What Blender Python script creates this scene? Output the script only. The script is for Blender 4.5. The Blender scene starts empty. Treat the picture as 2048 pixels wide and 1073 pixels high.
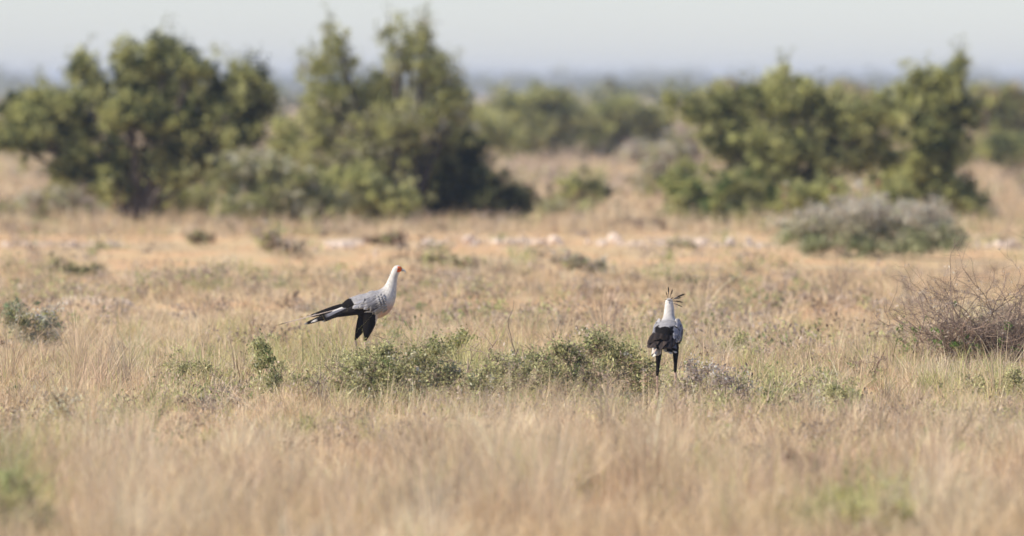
import bpy, math, random
import numpy as np
from mathutils import Vector

SC = bpy.context.scene
COL = SC.collection
F = 300.0 / 36.0 * 2048      # focal length in photo pixels
CAMH, HOR = 3.5, 180.0       # eye height in metres, horizon row
rng = np.random.default_rng(7)
random.seed(7)

# ------------------------------------------------------------------ helpers
def dist(py): return CAMH * F / (py - HOR)
def X(px, d): return (px - 1024.0) / F * d
def Z(py, d): return CAMH - (py - HOR) / F * d

def hash2(i, j, s):
    n = (i * 374761393 + j * 668265263 + s * 1442695041) & 0xffffffff
    n = ((n ^ (n >> 13)) * 1274126177) & 0xffffffff
    return ((n ^ (n >> 16)) & 0xffff) / 65535.0
def vnoise(x, y, s=0):
    x = np.asarray(x, float); y = np.asarray(y, float)
    i = np.floor(x).astype(np.int64); j = np.floor(y).astype(np.int64)
    u = x - i; v = y - j
    u = u * u * (3 - 2 * u); v = v * v * (3 - 2 * v)
    a = hash2(i, j, s); b = hash2(i + 1, j, s); c = hash2(i, j + 1, s); d = hash2(i + 1, j + 1, s)
    return (a * (1 - u) + b * u) * (1 - v) + (c * (1 - u) + d * u) * v
def ground_z(x, y):
    near = 1.0 / (1.0 + np.maximum(0, np.asarray(y, float) - 300) / 200.0)
    return near * (0.10 * (vnoise(np.asarray(x) / 5.0, np.asarray(y) / 9.0, 3) - .5) + 0.03 * (vnoise(np.asarray(x) / 1.1, np.asarray(y) / 1.6, 4) - .5))

def tag(o, label=None, cat=None, group=None, kind=None):
    if label: o['label'] = label
    if cat: o['category'] = cat
    if group: o['group'] = group
    if kind: o['kind'] = kind
    return o
def empty(name, loc):
    o = bpy.data.objects.new(name, None); COL.objects.link(o); o.location = loc
    o.empty_display_size = .2
    return o
def mesh_obj(name, V, Fc, mat, parent=None, col=None, smooth=False, n=None):
    """V (n,3); Fc (m,k) int array of equal sized faces, or a list of such arrays."""
    me = bpy.data.meshes.new(name)
    if not isinstance(Fc, (list, tuple)): Fc = [Fc]
    Fc = [f for f in Fc if len(f)]
    V = np.asarray(V, np.float32)
    loops = np.concatenate([f.ravel() for f in Fc]).astype(np.int32)
    tot = np.concatenate([np.full(len(f), f.shape[1], np.int32) for f in Fc])
    start = np.concatenate([[0], np.cumsum(tot)[:-1]]).astype(np.int32)
    me.vertices.add(len(V)); me.vertices.foreach_set('co', V.ravel())
    me.loops.add(len(loops)); me.loops.foreach_set('vertex_index', loops)
    me.polygons.add(len(tot)); me.polygons.foreach_set('loop_start', start)
    me.polygons.foreach_set('loop_total', tot)
    if smooth: me.polygons.foreach_set('use_smooth', np.ones(len(tot), bool))
    me.update(calc_edges=True)
    if col is not None:
        a = me.color_attributes.new('Col', 'FLOAT_COLOR', 'POINT')
        c = np.ones((len(V), 4), np.float32); c[:, :3] = col
        a.data.foreach_set('color', c.ravel())
    me.materials.append(mat)
    o = bpy.data.objects.new(name, me); COL.objects.link(o)
    if parent is not None: o.parent = parent
    return o

class Bag:
    """collects vertices, faces and colours of one mesh"""
    def __init__(s): s.v = []; s.c = []; s.f = {}; s.n = 0
    def add(s, V, Fc, C):
        V = np.asarray(V, float).reshape(-1, 3); C = np.asarray(C, float)
        if C.ndim == 1: C = np.tile(C, (len(V), 1))
        Fc = np.asarray(Fc, int)
        s.v.append(V); s.c.append(C); s.f.setdefault(Fc.shape[1], []).append(Fc + s.n); s.n += len(V)
    def build(s, name, mat, parent=None, smooth=False):
        if not s.n: return None
        return mesh_obj(name, np.concatenate(s.v), [np.concatenate(q) for q in s.f.values()], mat, parent, np.concatenate(s.c), smooth)

def tube(bag, pts, rad, col, sides=5):
    pts = np.asarray(pts, float); k = len(pts)
    rad = np.broadcast_to(np.asarray(rad, float), (k,))
    t = np.gradient(pts, axis=0); t /= (np.linalg.norm(t, axis=1, keepdims=True) + 1e-9)
    ref = np.array([0.3, 0.9, 0.2]) if abs(t[0] @ np.array([0.3, .9, .2])) < .85 else np.array([1., 0, 0])
    a = np.cross(t, ref); a /= (np.linalg.norm(a, axis=1, keepdims=True) + 1e-9); b = np.cross(t, a)
    th = np.arange(sides) * 2 * math.pi / sides
    ring = a[:, None] * np.cos(th)[None, :, None] + b[:, None] * np.sin(th)[None, :, None]
    V = (pts[:, None] + ring * rad[:, None, None]).reshape(-1, 3)
    i = np.arange(k - 1)[:, None] * sides; j = np.arange(sides)[None]; jn = (j + 1) % sides
    Q = np.stack([i + j, i + jn, i + sides + jn, i + sides + j], -1).reshape(-1, 4)
    bag.add(V, Q, col)

# ------------------------------------------------------------------ materials
def new_mat(name):
    m = bpy.data.materials.new(name); m.use_nodes = True
    nt = m.node_tree; nt.nodes.clear()
    return m, nt, nt.nodes, nt.links
def veg_mat(name, transl=.35, rough=.6, nscale=6.0, namp=.25, spec=.3):
    m, nt, N, L = new_mat(name)
    out = N.new('ShaderNodeOutputMaterial'); at = N.new('ShaderNodeAttribute'); at.attribute_name = 'Col'
    tc = N.new('ShaderNodeTexCoord'); no = N.new('ShaderNodeTexNoise'); no.inputs['Scale'].default_value = nscale
    L.new(tc.outputs['Object'], no.inputs['Vector'])
    mr = N.new('ShaderNodeMapRange'); mr.inputs['To Min'].default_value = 1 - namp; mr.inputs['To Max'].default_value = 1 + namp
    L.new(no.outputs['Fac'], mr.inputs['Value'])
    mx = N.new('ShaderNodeVectorMath'); mx.operation = 'SCALE'
    L.new(at.outputs['Color'], mx.inputs[0]); L.new(mr.outputs['Result'], mx.inputs['Scale'])
    p = N.new('ShaderNodeBsdfPrincipled'); p.inputs['Roughness'].default_value = rough
    p.inputs['Specular IOR Level'].default_value = spec
    L.new(mx.outputs[0], p.inputs['Base Color'])
    if transl > 0:
        tr = N.new('ShaderNodeBsdfTranslucent'); L.new(mx.outputs[0], tr.inputs['Color'])
        ms = N.new('ShaderNodeMixShader'); ms.inputs[0].default_value = transl
        L.new(p.outputs[0], ms.inputs[1]); L.new(tr.outputs[0], ms.inputs[2]); L.new(ms.outputs[0], out.inputs[0])
    else: L.new(p.outputs[0], out.inputs[0])
    return m
M_LEAF = veg_mat('leaf', .33, .8, 6, .2, .08)
M_GRASS = veg_mat('dry_grass', .40, .65, 3.0, .12)
M_BARK = veg_mat('bark', 0, .85, 14, .35)
M_PLUME = veg_mat('plumage', 0, .85, 40, .12, .06)
M_HORN = veg_mat('horn', 0, .4, 20, .08, .5)

def stone_mat():
    m = veg_mat('pale_limestone', 0, .85, 9, .25)
    nt = m.node_tree; N = nt.nodes; L = nt.links
    no = N.new('ShaderNodeTexNoise'); no.inputs['Scale'].default_value = 25; no.inputs['Detail'].default_value = 6
    b = N.new('ShaderNodeBump'); b.inputs['Strength'].default_value = .6; b.inputs['Distance'].default_value = .02
    L.new(no.outputs['Fac'], b.inputs['Height'])
    p = [n for n in N if n.type == 'BSDF_PRINCIPLED'][0]; L.new(b.outputs[0], p.inputs['Normal'])
    return m
M_STONE = stone_mat()

def ground_mat():
    m, nt, N, L = new_mat('sandy_soil')
    out = N.new('ShaderNodeOutputMaterial'); tc = N.new('ShaderNodeTexCoord')
    mp = N.new('ShaderNodeMapping'); mp.inputs['Scale'].default_value = (.6, .14, 1); L.new(tc.outputs['Object'], mp.inputs['Vector'])
    n1 = N.new('ShaderNodeTexNoise'); n1.inputs['Scale'].default_value = .8; n1.inputs['Detail'].default_value = 6
    L.new(mp.outputs[0], n1.inputs['Vector'])
    r = N.new('ShaderNodeValToRGB'); L.new(n1.outputs['Fac'], r.inputs['Fac'])
    e = r.color_ramp.elements
    e[0].position = .30; e[0].color = (.44, .33, .20, 1)
    e[1].position = .72; e[1].color = (.47, .35, .20, 1)
    q = e.new(.5); q.color = (.56, .40, .21, 1)
    q = e.new(.60); q.color = (.60, .37, .19, 1)
    n2 = N.new('ShaderNodeTexNoise'); n2.inputs['Scale'].default_value = 5; n2.inputs['Detail'].default_value = 8
    L.new(tc.outputs['Object'], n2.inputs['Vector'])
    mr = N.new('ShaderNodeMapRange'); mr.inputs['To Min'].default_value = .75; mr.inputs['To Max'].default_value = 1.22
    L.new(n2.outputs['Fac'], mr.inputs['Value'])
    sc = N.new('ShaderNodeVectorMath'); sc.operation = 'SCALE'; L.new(r.outputs[0], sc.inputs[0]); L.new(mr.outputs[0], sc.inputs['Scale'])
    p = N.new('ShaderNodeBsdfPrincipled'); p.inputs['Roughness'].default_value = .95; p.inputs['Specular IOR Level'].default_value = .1
    b = N.new('ShaderNodeBump'); b.inputs['Strength'].default_value = .7; b.inputs['Distance'].default_value = .05
    L.new(n2.outputs['Fac'], b.inputs['Height']); L.new(b.outputs[0], p.inputs['Normal'])
    L.new(sc.outputs[0], p.inputs['Base Color']); L.new(p.outputs[0], out.inputs[0])
    return m

# ------------------------------------------------------------------ ground sheet
def build_ground():
    xs = np.concatenate([[-8000, -2000, -600, -200, -90], np.arange(-50, 50.1, .8), [90, 200, 600, 2000, 8000]])
    ys = np.concatenate([[-300, -50, 0, 30], np.arange(50, 260, .8), np.arange(260, 700, 8), [800, 1000, 1400, 2000, 3000, 4500, 9000]])
    gx, gy = np.meshgrid(xs, ys)
    V = np.stack([gx, gy, ground_z(gx, gy) * (np.abs(gx) < 60)], -1).reshape(-1, 3)
    w = len(xs); i = np.arange(len(ys) - 1)[:, None] * w; j = np.arange(w - 1)[None]
    Q = np.stack([i + j, i + j + 1, i + w + j + 1, i + w + j], -1).reshape(-1, 4)
    o = mesh_obj('ground', V, Q, ground_mat(), None, None, True)
    tag(o, 'sandy savanna ground under the dry grass', 'ground', kind='structure')
build_ground()

# ------------------------------------------------------------------ grass
STRAW = np.array([.605, .47, .29]); PALE = np.array([.76, .63, .43]); PINK = np.array([.52, .38, .26])
OLIVE = np.array([.47, .43, .19]); GREEN = np.array([.34, .36, .14]); GREY = np.array([.36, .32, .25]); BROWN = np.array([.27, .18, .11])
GOLD = np.array([.56, .40, .20])
# (px, py, rx, ry, strength, kind) patches of greener or browner growth, given by where they grow
PATCH = [(1000, 740, 1300, 75, .38), (560, 730, 330, 70, .65), (950, 770, 380, 60, .75), (1500, 780, 330, 60, .55), (1950, 790, 160, 60, .6), (40, 1010, 60, 80, .9), (1720, 1040, 130, 50, .75),
         (250, 820, 120, 45, .45), (100, 560, 170, 35, .3), (420, 580, 120, 22, .35), (1420, 560, 140, 14, .35), (900, 520, 90, 20, .4), (30, 600, 50, 20, .5), (1950, 640, 140, 30, .2),
         (1120, 1000, 100, 40, .25), (600, 860, 400, 40, .2), (1400, 950, 90, 40, .3)]
def patch_green(x, y):
    px = 1024 + x * F / y; py = HOR + CAMH * F / y
    g = np.zeros_like(x)
    for a, b, rx, ry, s in PATCH: g = np.maximum(g, s * np.exp(-((px - a) / rx) ** 2 - ((py - b) / ry) ** 2))
    return g

def scatter(y0, y1, dens, margin=3.0, power=1.0):
    """points in the wedge the camera could see, a bit wider"""
    half = lambda y: .064 * y + margin
    n = int(dens * (y1 - y0) * (half(y0) + half(y1)))
    y = y0 + (y1 - y0) * rng.random(n * 2)
    y = y[rng.random(n * 2) < half(y) / half(y1)]
    x = (rng.random(len(y)) * 2 - 1) * half(y)
    return x, y

def blades(tx, ty, tr, th, nb, wd, tcol, lean=.5, seg=3, stiff=1.0):
    """expand tufts into blades -> V, faces, C"""
    idx = np.repeat(np.arange(len(tx)), nb); n = len(idx)
    ang = rng.random(n) * 2 * math.pi; rr = np.sqrt(rng.random(n)) * tr[idx]
    bx = tx[idx] + np.cos(ang) * rr; by = ty[idx] + np.sin(ang) * rr
    bz = ground_z(bx, by) - .01
    h = th[idx] * (.45 + .75 * rng.random(n))
    la = ang + rng.normal(0, .9, n); le = h * lean * np.abs(rng.normal(.45, .45, n)) + .01
    wa = rng.random(n) * math.pi
    wx, wy = np.cos(wa), np.sin(wa); w = wd * (.6 + .8 * rng.random(n))
    t = np.linspace(0, 1, seg + 1)
    prof = np.array([.7, 1.0, .75, .12]) if seg == 3 else np.array([.8, 1.0, .15])
    cx = bx[:, None] + np.cos(la)[:, None] * le[:, None] * t ** 1.8
    cy = by[:, None] + np.sin(la)[:, None] * le[:, None] * t ** 1.8
    cz = bz[:, None] + h[:, None] * t * (1 - .18 * t * (le / h)[:, None])
    L_ = np.stack([cx - wx[:, None] * w[:, None] * prof / 2, cy - wy[:, None] * w[:, None] * prof / 2, cz], -1)
    R_ = np.stack([cx + wx[:, None] * w[:, None] * prof / 2, cy + wy[:, None] * w[:, None] * prof / 2, cz], -1)
    V = np.stack([L_, R_], 2).reshape(-1, 3)
    k = 2 * (seg + 1); b = np.arange(n)[:, None] * k; s = np.arange(seg)[None] * 2
    Q = np.stack([b + s, b + s + 1, b + s + 3, b + s + 2], -1).reshape(-1, 4)
    c = tcol[idx] * (1 + rng.normal(0, .18, (n, 1))); c = np.clip(c + rng.normal(0, .012, (n, 3)), .02, .85)
    return V, Q, np.repeat(c, k, axis=0)

def grass_cols(x, y, gbias=0.0):
    n = len(x)
    a = vnoise(x / .55, y / 1.2, 11); b = vnoise(x / .8, y / 2.0, 12); c = vnoise(x / .35, y / 1.0, 13)
    g = patch_green(x, y) + gbias
    col0 = (.80 + .40 * rng.random((n, 1)))
    col = STRAW * col0 + (PALE - STRAW) * np.clip((a - .45) * 2.2, 0, 1)[:, None]
    col = col + (PINK - col) * (np.clip((b - .5) * 2.5, 0, .8) * (.5 + .5 * rng.random(n)))[:, None]
    pg = np.clip(g * 1.1 + .35 * (c - .55), 0, 1)
    isg = rng.random(n) < pg
    gc = OLIVE + (GREEN - OLIVE) * rng.random((n, 1))
    col = np.where(isg[:, None], gc * (1 + .2 * rng.random((n, 1))), col)
    isb = rng.random(n) < .05 + .45 * np.clip(vnoise(x / .7, y / 1.6, 14) - .68, 0, 1) * 2
    col = np.where(isb[:, None], BROWN + (GREY - BROWN) * rng.random((n, 1)), col)
    return col, isg

def build_grass():
    bag = Bag()
    def field(y0, y1, dens, nb, wd, hfun, tr=(.04, .14), gb=0., lean=.75, thr=.0, gold=0., seg=3):
        x, y = scatter(y0, y1, dens)
        cl = .65 * vnoise(x / .6, y / 1.3, 21) + .35 * vnoise(x / 1.8, y / 4.5, 22)
        keep = (cl > thr) | (rng.random(len(x)) < .25); x = x[keep]; y = y[keep]; cl = cl[keep]
        col, isg = grass_cols(x, y, gb)
        if gold: col = col + (GOLD - col) * (gold * (.3 + .7 * vnoise(x / 4, y / 16, 31)))[:, None]
        h = hfun(x, y) * (.25 + 1.4 * cl ** 1.3) * np.exp(rng.normal(0, .38, len(x))); h = np.where(isg, h * .9, h)
        h = np.where((np.abs(x - 1.70) < .38 + .2 * rng.random(len(x))) & (y > 92 + 2 * rng.random(len(x))) & (y < 96), h * .4, h)
        r = tr[0] + (tr[1] - tr[0]) * rng.random(len(x))
        bag.add(*blades(x, y, r, h, nb, wd, col, lean, seg))
    # blurred near field: tall fine straw
    field(40, 63, 3.0, 9, .007, lambda x, y: np.full_like(x, .24), seg=2)
    field(63, 80, 10, 16, .0065, lambda x, y: .40 - .16 * (y - 63) / 17, (.04, .15), thr=.38)
    # focus zone: short mixed grass
    field(80, 112, 11, 14, .0075, lambda x, y: .18 + .04 * (y > 98), (.03, .10), .04, thr=.36)
    field(60, 80, .6, 60, .007, lambda x, y: np.full_like(x, .46), (.06, .16), lean=.9)
    field(80, 118, .8, 46, .006, lambda x, y: np.full_like(x, .33), (.05, .13), lean=1.0)
    field(118, 168, .35, 40, .010, lambda x, y: np.full_like(x, .28), (.08, .2), lean=.9)
    # thin upright seed stalks
    x, y = scatter(62, 125, 4.0); col, _ = grass_cols(x, y); x_ = rng.random(len(x))[:, None]
    bag.add(*blades(x, y, np.full(len(x), .07), .22 + .2 * rng.random(len(x)), 6, .006, (col * .6 + PALE * .4) * (.75 + .4 * x_), 1.5))
    field(203, 233, 2.2, 14, .016, lambda x, y: np.full_like(x, .30), (.1, .4), .05, .6, .5, .1)
    # middle plain
    field(112, 160, 4.6, 12, .008, lambda x, y: np.full_like(x, .16), (.05, .2), .0, .7, .3, .25)
    field(160, 235, 1.4, 12, .011, lambda x, y: np.full_like(x, .075), (.08, .3), -.05, .7, .35, .55)
    # beyond the trees
    field(235, 420, .9, 12, .03, lambda x, y: np.full_like(x, .28), (.1, .5), -.05, .7, .3, .1, 2)
    field(420, 900, .16, 14, .08, lambda x, y: np.full_like(x, .5), (.3, 1.2), 0, .7, .3, 0, 2)
    o = bag.build('grass', M_GRASS)
    tag(o, 'dry straw coloured savanna grass covering the whole plain', 'grass', kind='stuff')
build_grass()

# ------------------------------------------------------------------ leaf clumps
def leaf_cloud(bag, C, R, n, size, col, cj=.22, flat=.9, vertical=0.0):
    """C (m,3) clump centres, R (m,) radii, n leaves each, rhombic leaves"""
    m = len(C); idx = np.repeat(np.arange(m), n); k = len(idx)
    p = rng.normal(0, .5, (k, 3)); p[:, 2] *= flat
    p = C[idx] + p * R[idx, None]
    p[:, 2] = np.maximum(p[:, 2], .02)
    u = rng.normal(0, 1, (k, 3)); u[:, 2] += vertical * 2 ; u /= np.linalg.norm(u, axis=1, keepdims=True)
    w = rng.normal(0, 1, (k, 3)); v = np.cross(u, w); v /= (np.linalg.norm(v, axis=1, keepdims=True) + 1e-9)
    s = size * (.6 + .8 * rng.random((k, 1)))
    V = np.stack([p - u * s, p + v * s * .45, p + u * s, p - v * s * .45], 1).reshape(-1, 3)
    Q = np.arange(k * 4).reshape(-1, 4)
    c = col[idx] * (1 + np.clip(rng.normal(0, cj, (k, 1)), -.5, .4))
    bag.add(V, Q, np.repeat(np.clip(c, .01, .6), 4, axis=0))

def wiggle(a, b, n, amp, rnd):
    t = np.linspace(0, 1, n)[:, None]
    p = a + (b - a) * t
    off = rnd.normal(0, 1, (n, 3)) * amp; off[0] = 0; off[-1] = 0
    off = np.cumsum(off, axis=0) * .6; off -= off[-1] * t
    return p + off

def plant(name, label, cat, base, lobes, cols, leaf=.05, dens=26, nleaf=40, clump=.26, trunk=.11, d=None, group=None, bark=(.10, .08, .06),
          twigs=True, depth=1.0, crown='crown', stem='trunk', stems=1, seed=0, vertical=.0, surf=.45, twig_up=0, mmin=8, tip=None):
    """A woody plant. base = (px, py) of its foot; lobes = (px, py, rx, rz, depth offset in m) of leaf masses, all in photo pixels at the plant's own distance."""
    global rng
    keep = rng; rng = np.random.default_rng(seed + 1000)
    if d is None: d = dist(base[1])
    s = d / F; bx = X(base[0], d)
    z0 = float(ground_z(bx, d))
    root = empty(name, (bx, d, z0)); tag(root, label, cat, group)
    fol, wood = Bag(), Bag(); bark = np.array(bark)
    cols = np.array(cols)
    feet = [np.array([rng.normal(0, .04 + .05 * (stems > 1)) * (stems > 1) * 3, rng.normal(0, .3) * (stems > 1) * depth, -.05]) for _ in range(stems)]
    for li, (px, py, rx, rz, dy) in enumerate(lobes):
        c = np.array([X(px, d) - bx, dy, Z(py, d)]); r = np.array([rx * s, (rx + rz) * .5 * s * depth, rz * s])
        vol = r[0] * r[1] * r[2] * 4.19
        m = max(mmin, int(dens * DM * vol ** .80))
        q = rng.normal(0, 1, (m, 3)); q /= np.linalg.norm(q, axis=1, keepdims=True)
        rad = rng.random(m) ** (surf) 
        C = c + q * r * (rad * (1 + .30 * rng.normal(0, 1, m)))[:, None]
        C = C[C[:, 2] > .03]; m = len(C)
        R = clump * .86 * (.45 + 1.0 * rng.random(m))
        cc = cols[rng.integers(0, len(cols), m)] * (1 + rng.normal(0, .20, (m, 1)))
        if tip is not None:
            q_ = np.clip((C[:, 2] - .45) * 2.2 + rng.normal(0, .2, m), 0, .85)[:, None]; cc = cc * (1 - q_) + np.array(tip) * q_
        leaf_cloud(fol, C, R, int(nleaf * NM), leaf * LM, cc, vertical=vertical)
        # limb to this lobe
        f = feet[li % stems]
        rb = trunk * (.55 + .45 * rng.random()); 
        if stems == 1 and c[2] > 1.2:
            fork = np.array([c[0] * .22 + rng.normal(0, .05), c[1] * .2, min(1.1, c[2] * .35)])
            pts = np.concatenate([wiggle(f, fork, 4, .03, rng)[:-1], wiggle(fork, c, 6, .09, rng)])
        else: pts = wiggle(f, c, 7, .05 * max(.3, min(1, c[2])), rng)
        tube(wood, pts, np.linspace(rb, rb * .28, len(pts)), bark * (.8 + .4 * rng.random()), 6)
        if twigs:
            sel = rng.permutation(m)[:int(m * .3)]
            for k in sel:
                st = pts[-1 - int(rng.random() ** 1.5 * 3.2)]
                w = wiggle(st, C[k] + np.array([0, 0, .05]), 4, .03, rng)
                tube(wood, w, np.linspace(rb * .22 + .003, .004, 4), bark * (.9 + .5 * rng.random()), 3)
        for k in range(twig_up):
            a = C[rng.integers(m)]; b = a + np.array([rng.normal(0, .15), rng.normal(0, .15), .3 + .35 * rng.random()])
            tl = min(1, rb * 18); b = a + (b - a) * tl; tube(wood, wiggle(a, b, 4, .02 * tl, rng), np.linspace(.012 * tl, .003, 4), bark * 1.3, 3)
            leaf_cloud(fol, np.stack([a * .4 + b * .6, b]), np.full(2, .13), 9, leaf * .8, cols[:1].repeat(2, 0))
    wood.build(stem, M_BARK, root)
    fol.build(crown, M_LEAF, root)
    rng = keep
    return root

# leaf colours; DG mixed into tree crowns also paints their shaded interior
DM, NM, LM = 2.3, 1.75, .90
LG = (.40, .40, .145); MG = (.25, .265, .105); DG = (.045, .06, .025); YG = (.49, .475, .19); GG = (.40, .385, .18); SG = (.56, .51, .34); DRY = (.42, .31, .22); PKG = (.54, .43, .34)

def herbs():
    bag = Bag()
    for y0, y1, dn, sz, leaf, nl in ((58, 80, 2.0, .11, .024, 30), (80, 112, 6.0, .11, .024, 30), (112, 165, 1.9, .19, .034, 34), (165, 232, .55, .26, .045, 34), (235, 420, .10, .5, .09, 50), (420, 900, .02, 1.3, .2, 60)):
        x, y = scatter(y0, y1, dn)
        cl = vnoise(x / 1.6, y / 5.0, 51); g = patch_green(x, y)
        k = rng.random(len(x)) < np.clip((cl - .35) * 1.8, .05, 1) * (.35 + 1.3 * g); x, y, g = x[k], y[k], g[k]
        k = ~((np.abs(x - 1.70) < .4) & (y > 92.5) & (y < 95.8)); x, y, g = x[k], y[k], g[k]
        n = len(x); pal = np.array([(.36, .37, .16), (.47, .44, .21), (.38, .30, .22), (.46, .37, .29), (.22, .16, .11), (.20, .24, .10)])
        pg = np.array([.28, .30, .10, .12, .05, .15]); pb = np.array([.07, .11, .28, .33, .17, .04])
        kind = np.where(rng.random(n) < np.clip(g * 1.8, .10, .95), rng.choice(6, n, p=pg), rng.choice(6, n, p=pb))
        m = 4; s_ = sz * (.5 + rng.random(n))
        C = np.repeat(np.stack([x, y, ground_z(x, y) + s_ * .6], -1), m, 0) + rng.normal(0, .6, (n * m, 3)) * np.repeat(s_, m)[:, None] * np.array([1.2, 1.2, .45])
        leaf_cloud(bag, C, np.repeat(s_, m) * .8, nl // 2, leaf, np.repeat(pal[kind], m, 0), cj=.3, vertical=.6)
    o = bag.build('ground_cover', M_LEAF)
    tag(o, 'scattered low green and brown herbs growing among the straw grass', 'herbs', kind='stuff')
herbs()

# ---- large trees
plant('thorn_tree', 'broad dark green thorn tree with spreading rounded crown, leftmost of the big trees', 'tree', (275, 432),
      [(40, 225, 60, 42, .3), (20, 275, 40, 30, 0), (105, 215, 60, 50, 0), (150, 265, 70, 60, .5), (163, 130, 28, 34, 0), (185, 175, 40, 34, .2),
       (262, 125, 40, 38, .3), (330, 105, 62, 34, 0), (385, 130, 42, 42, -.3), (300, 165, 80, 42, .5), (260, 225, 70, 52, -.5), (345, 230, 80, 60, .3),
       (430, 205, 55, 60, 0), (490, 165, 46, 50, 0), (515, 215, 42, 52, .4), (480, 270, 50, 44, -.3), (150, 325, 50, 44, -.2), (230, 330, 70, 50, .3), (350, 320, 90, 48, .2), (440, 320, 60, 50, .5), (200, 372, 55, 25, -.4), (60, 262, 50, 45, -.5)],
      [MG, DG, DG, LG, LG, YG], leaf=.055, dens=27, nleaf=42, clump=.27, trunk=.13, seed=1, twig_up=3, d=222)
plant('thorn_tree', 'tall ragged olive tree with see-through twiggy top, middle of the picture', 'tree', (800, 440),
      [(668, 75, 26, 36, 0), (640, 130, 40, 34, 0), (690, 130, 34, 30, .4), (655, 190, 60, 48, 0), (740, 200, 60, 46, .4), (800, 130, 40, 40, 0), (825, 85, 34, 34, .3), (850, 60, 16, 22, 0),
       (860, 170, 50, 44, .3), (850, 120, 44, 40, 0), (885, 145, 34, 36, .2), (765, 165, 40, 34, .2), (910, 225, 34, 40, .2), (900, 195, 34, 34, 0), (640, 260, 55, 55, .3), (720, 280, 75, 62, 0), (810, 250, 75, 60, -.3), (880, 260, 55, 55, .5), (650, 340, 55, 55, .3), (740, 360, 80, 60, 0), (830, 340, 70, 60, .6), (785, 70, 22, 30, 0)],
      [MG, GG, LG, LG, YG, SG], leaf=.05, dens=22, nleaf=30, clump=.25, trunk=.12, seed=2, twig_up=6, stems=3, d=225)
plant('evergreen_bush', 'very dark dense bush with sloping side, under the ragged olive tree', 'bush', (930, 445),
      [(860, 370, 60, 60, 0), (920, 330, 60, 62, 0), (900, 290, 40, 40, .3), (960, 380, 65, 56, -.2), (1010, 400, 45, 38, 0), (1045, 405, 28, 30, -.2), (880, 420, 70, 25, 0), (970, 425, 60, 22, .2)],
      [DG, DG, MG], leaf=.05, dens=34, nleaf=46, clump=.22, trunk=.06, seed=3, stems=5, stem='stems', crown='foliage', d=226)
plant('thorn_tree', 'wide flat-topped green thorn tree behind the silvery bush', 'tree', (1600, 430),
      [(1375, 215, 38, 20, 0), (1410, 235, 50, 30, -.3), (1470, 215, 70, 40, .3), (1560, 200, 75, 45, 0), (1650, 220, 75, 45, .3), (1740, 235, 70, 45, 0), (1460, 280, 60, 50, 0), (1540, 290, 75, 50, -.4), (1640, 300, 80, 50, .2), (1740, 300, 75, 50, .5), (1500, 345, 45, 30, 0), (1600, 360, 75, 35, .3), (1590, 400, 60, 40, .5),
       (1560, 158, 30, 22, .4), (1340, 200, 9, 9, 0)],
      [MG, DG, LG, LG, YG, GG], leaf=.055, dens=25, nleaf=38, clump=.26, trunk=.12, seed=4, twig_up=4, d=220)
plant('thorn_tree', 'tall narrow green tree with lit domed top, rightmost beside the flat-topped tree', 'tree', (1860, 432),
      [(1850, 170, 50, 34, 0), (1905, 165, 34, 36, 0), (1920, 130, 9, 22, 0), (1815, 210, 45, 45, .3), (1880, 225, 62, 50, 0), (1935, 225, 26, 42, .2), (1860, 290, 60, 50, -.3), (1900, 300, 40, 50, .4), (1840, 350, 50, 40, .3), (1880, 370, 50, 45, 0), (1930, 400, 46, 38, 0), (1790, 350, 40, 45, .5), (1955, 420, 26, 22, -.3)],
      [MG, LG, LG, YG, DG], leaf=.055, dens=28, nleaf=42, clump=.25, trunk=.11, seed=5, twig_up=3, d=224)

# ---- bushes around the trees
def bush(label, base, lobes, cols, **k):
    a = dict(leaf=.04, dens=40, nleaf=40, clump=.17, trunk=.03, stems=4, stem='stems', crown='foliage', surf=.5); a.update(k)
    return plant('bush', label, 'bush', base, lobes, cols, **a)
bush('big rounded grey-green bush between the leftmost tree and the ragged olive tree', (540, 447),
     [(470, 345, 48, 45, 0), (530, 350, 60, 50, .2), (600, 370, 55, 48, 0), (500, 410, 75, 36, -.2), (600, 420, 75, 28, 0), (660, 405, 45, 38, .3)], [GG, GG, SG, MG], leaf=.045, seed=11, d=214, twig_up=2)
bush('low green bush at the foot of the leftmost tree', (300, 440), [(240, 400, 54, 36, 0), (310, 400, 56, 38, .1), (375, 405, 50, 34, 0), (420, 415, 40, 28, 0)], [GG, MG, LG], seed=12)
bush('greyish pink dead-topped bush right under the leftmost tree', (400, 425), [(390, 375, 36, 34, 0), (370, 400, 40, 22, .2)], [PKG, DRY, GG], seed=13, nleaf=20, twig_up=4)
bush('grey half-dead bush with a dark hollow, close to the left edge of the picture', (112, 452), [(60, 400, 44, 26, 0), (110, 400, 52, 30, 0), (160, 410, 44, 30, .2), (80, 425, 40, 18, 0), (190, 425, 34, 18, 0)], [PKG, SG, GG], seed=14, nleaf=22, twig_up=3)
bush('small olive bush at the extreme left edge below the trees', (30, 447), [(5, 420, 44, 24, 0), (55, 425, 40, 18, .1)], [GG, MG], seed=15)
bush('olive shrub filling the gap behind the grey-green bush', (575, 425), [(570, 260, 34, 42, 0), (590, 310, 40, 46, 0), (560, 340, 40, 50, .2)], [LG, YG, GG], leaf=.05, seed=16, d=236)
bush('pale olive bush just behind the dark sloping bush', (975, 330), [(940, 240, 45, 30, 0), (985, 270, 48, 26, 0), (930, 290, 50, 32, .4), (1010, 290, 30, 16, 0)], [YG, GG, LG], leaf=.08, dens=14, clump=.4, nleaf=30, seed=17, d=330)
bush('small rounded olive bush standing alone in the gap between the tree groups', (1165, 425), [(1155, 370, 40, 32, 0), (1190, 385, 38, 30, 0), (1125, 395, 30, 24, 0)], [GG, LG, DG, YG], seed=18, d=252, leaf=.045)
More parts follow.
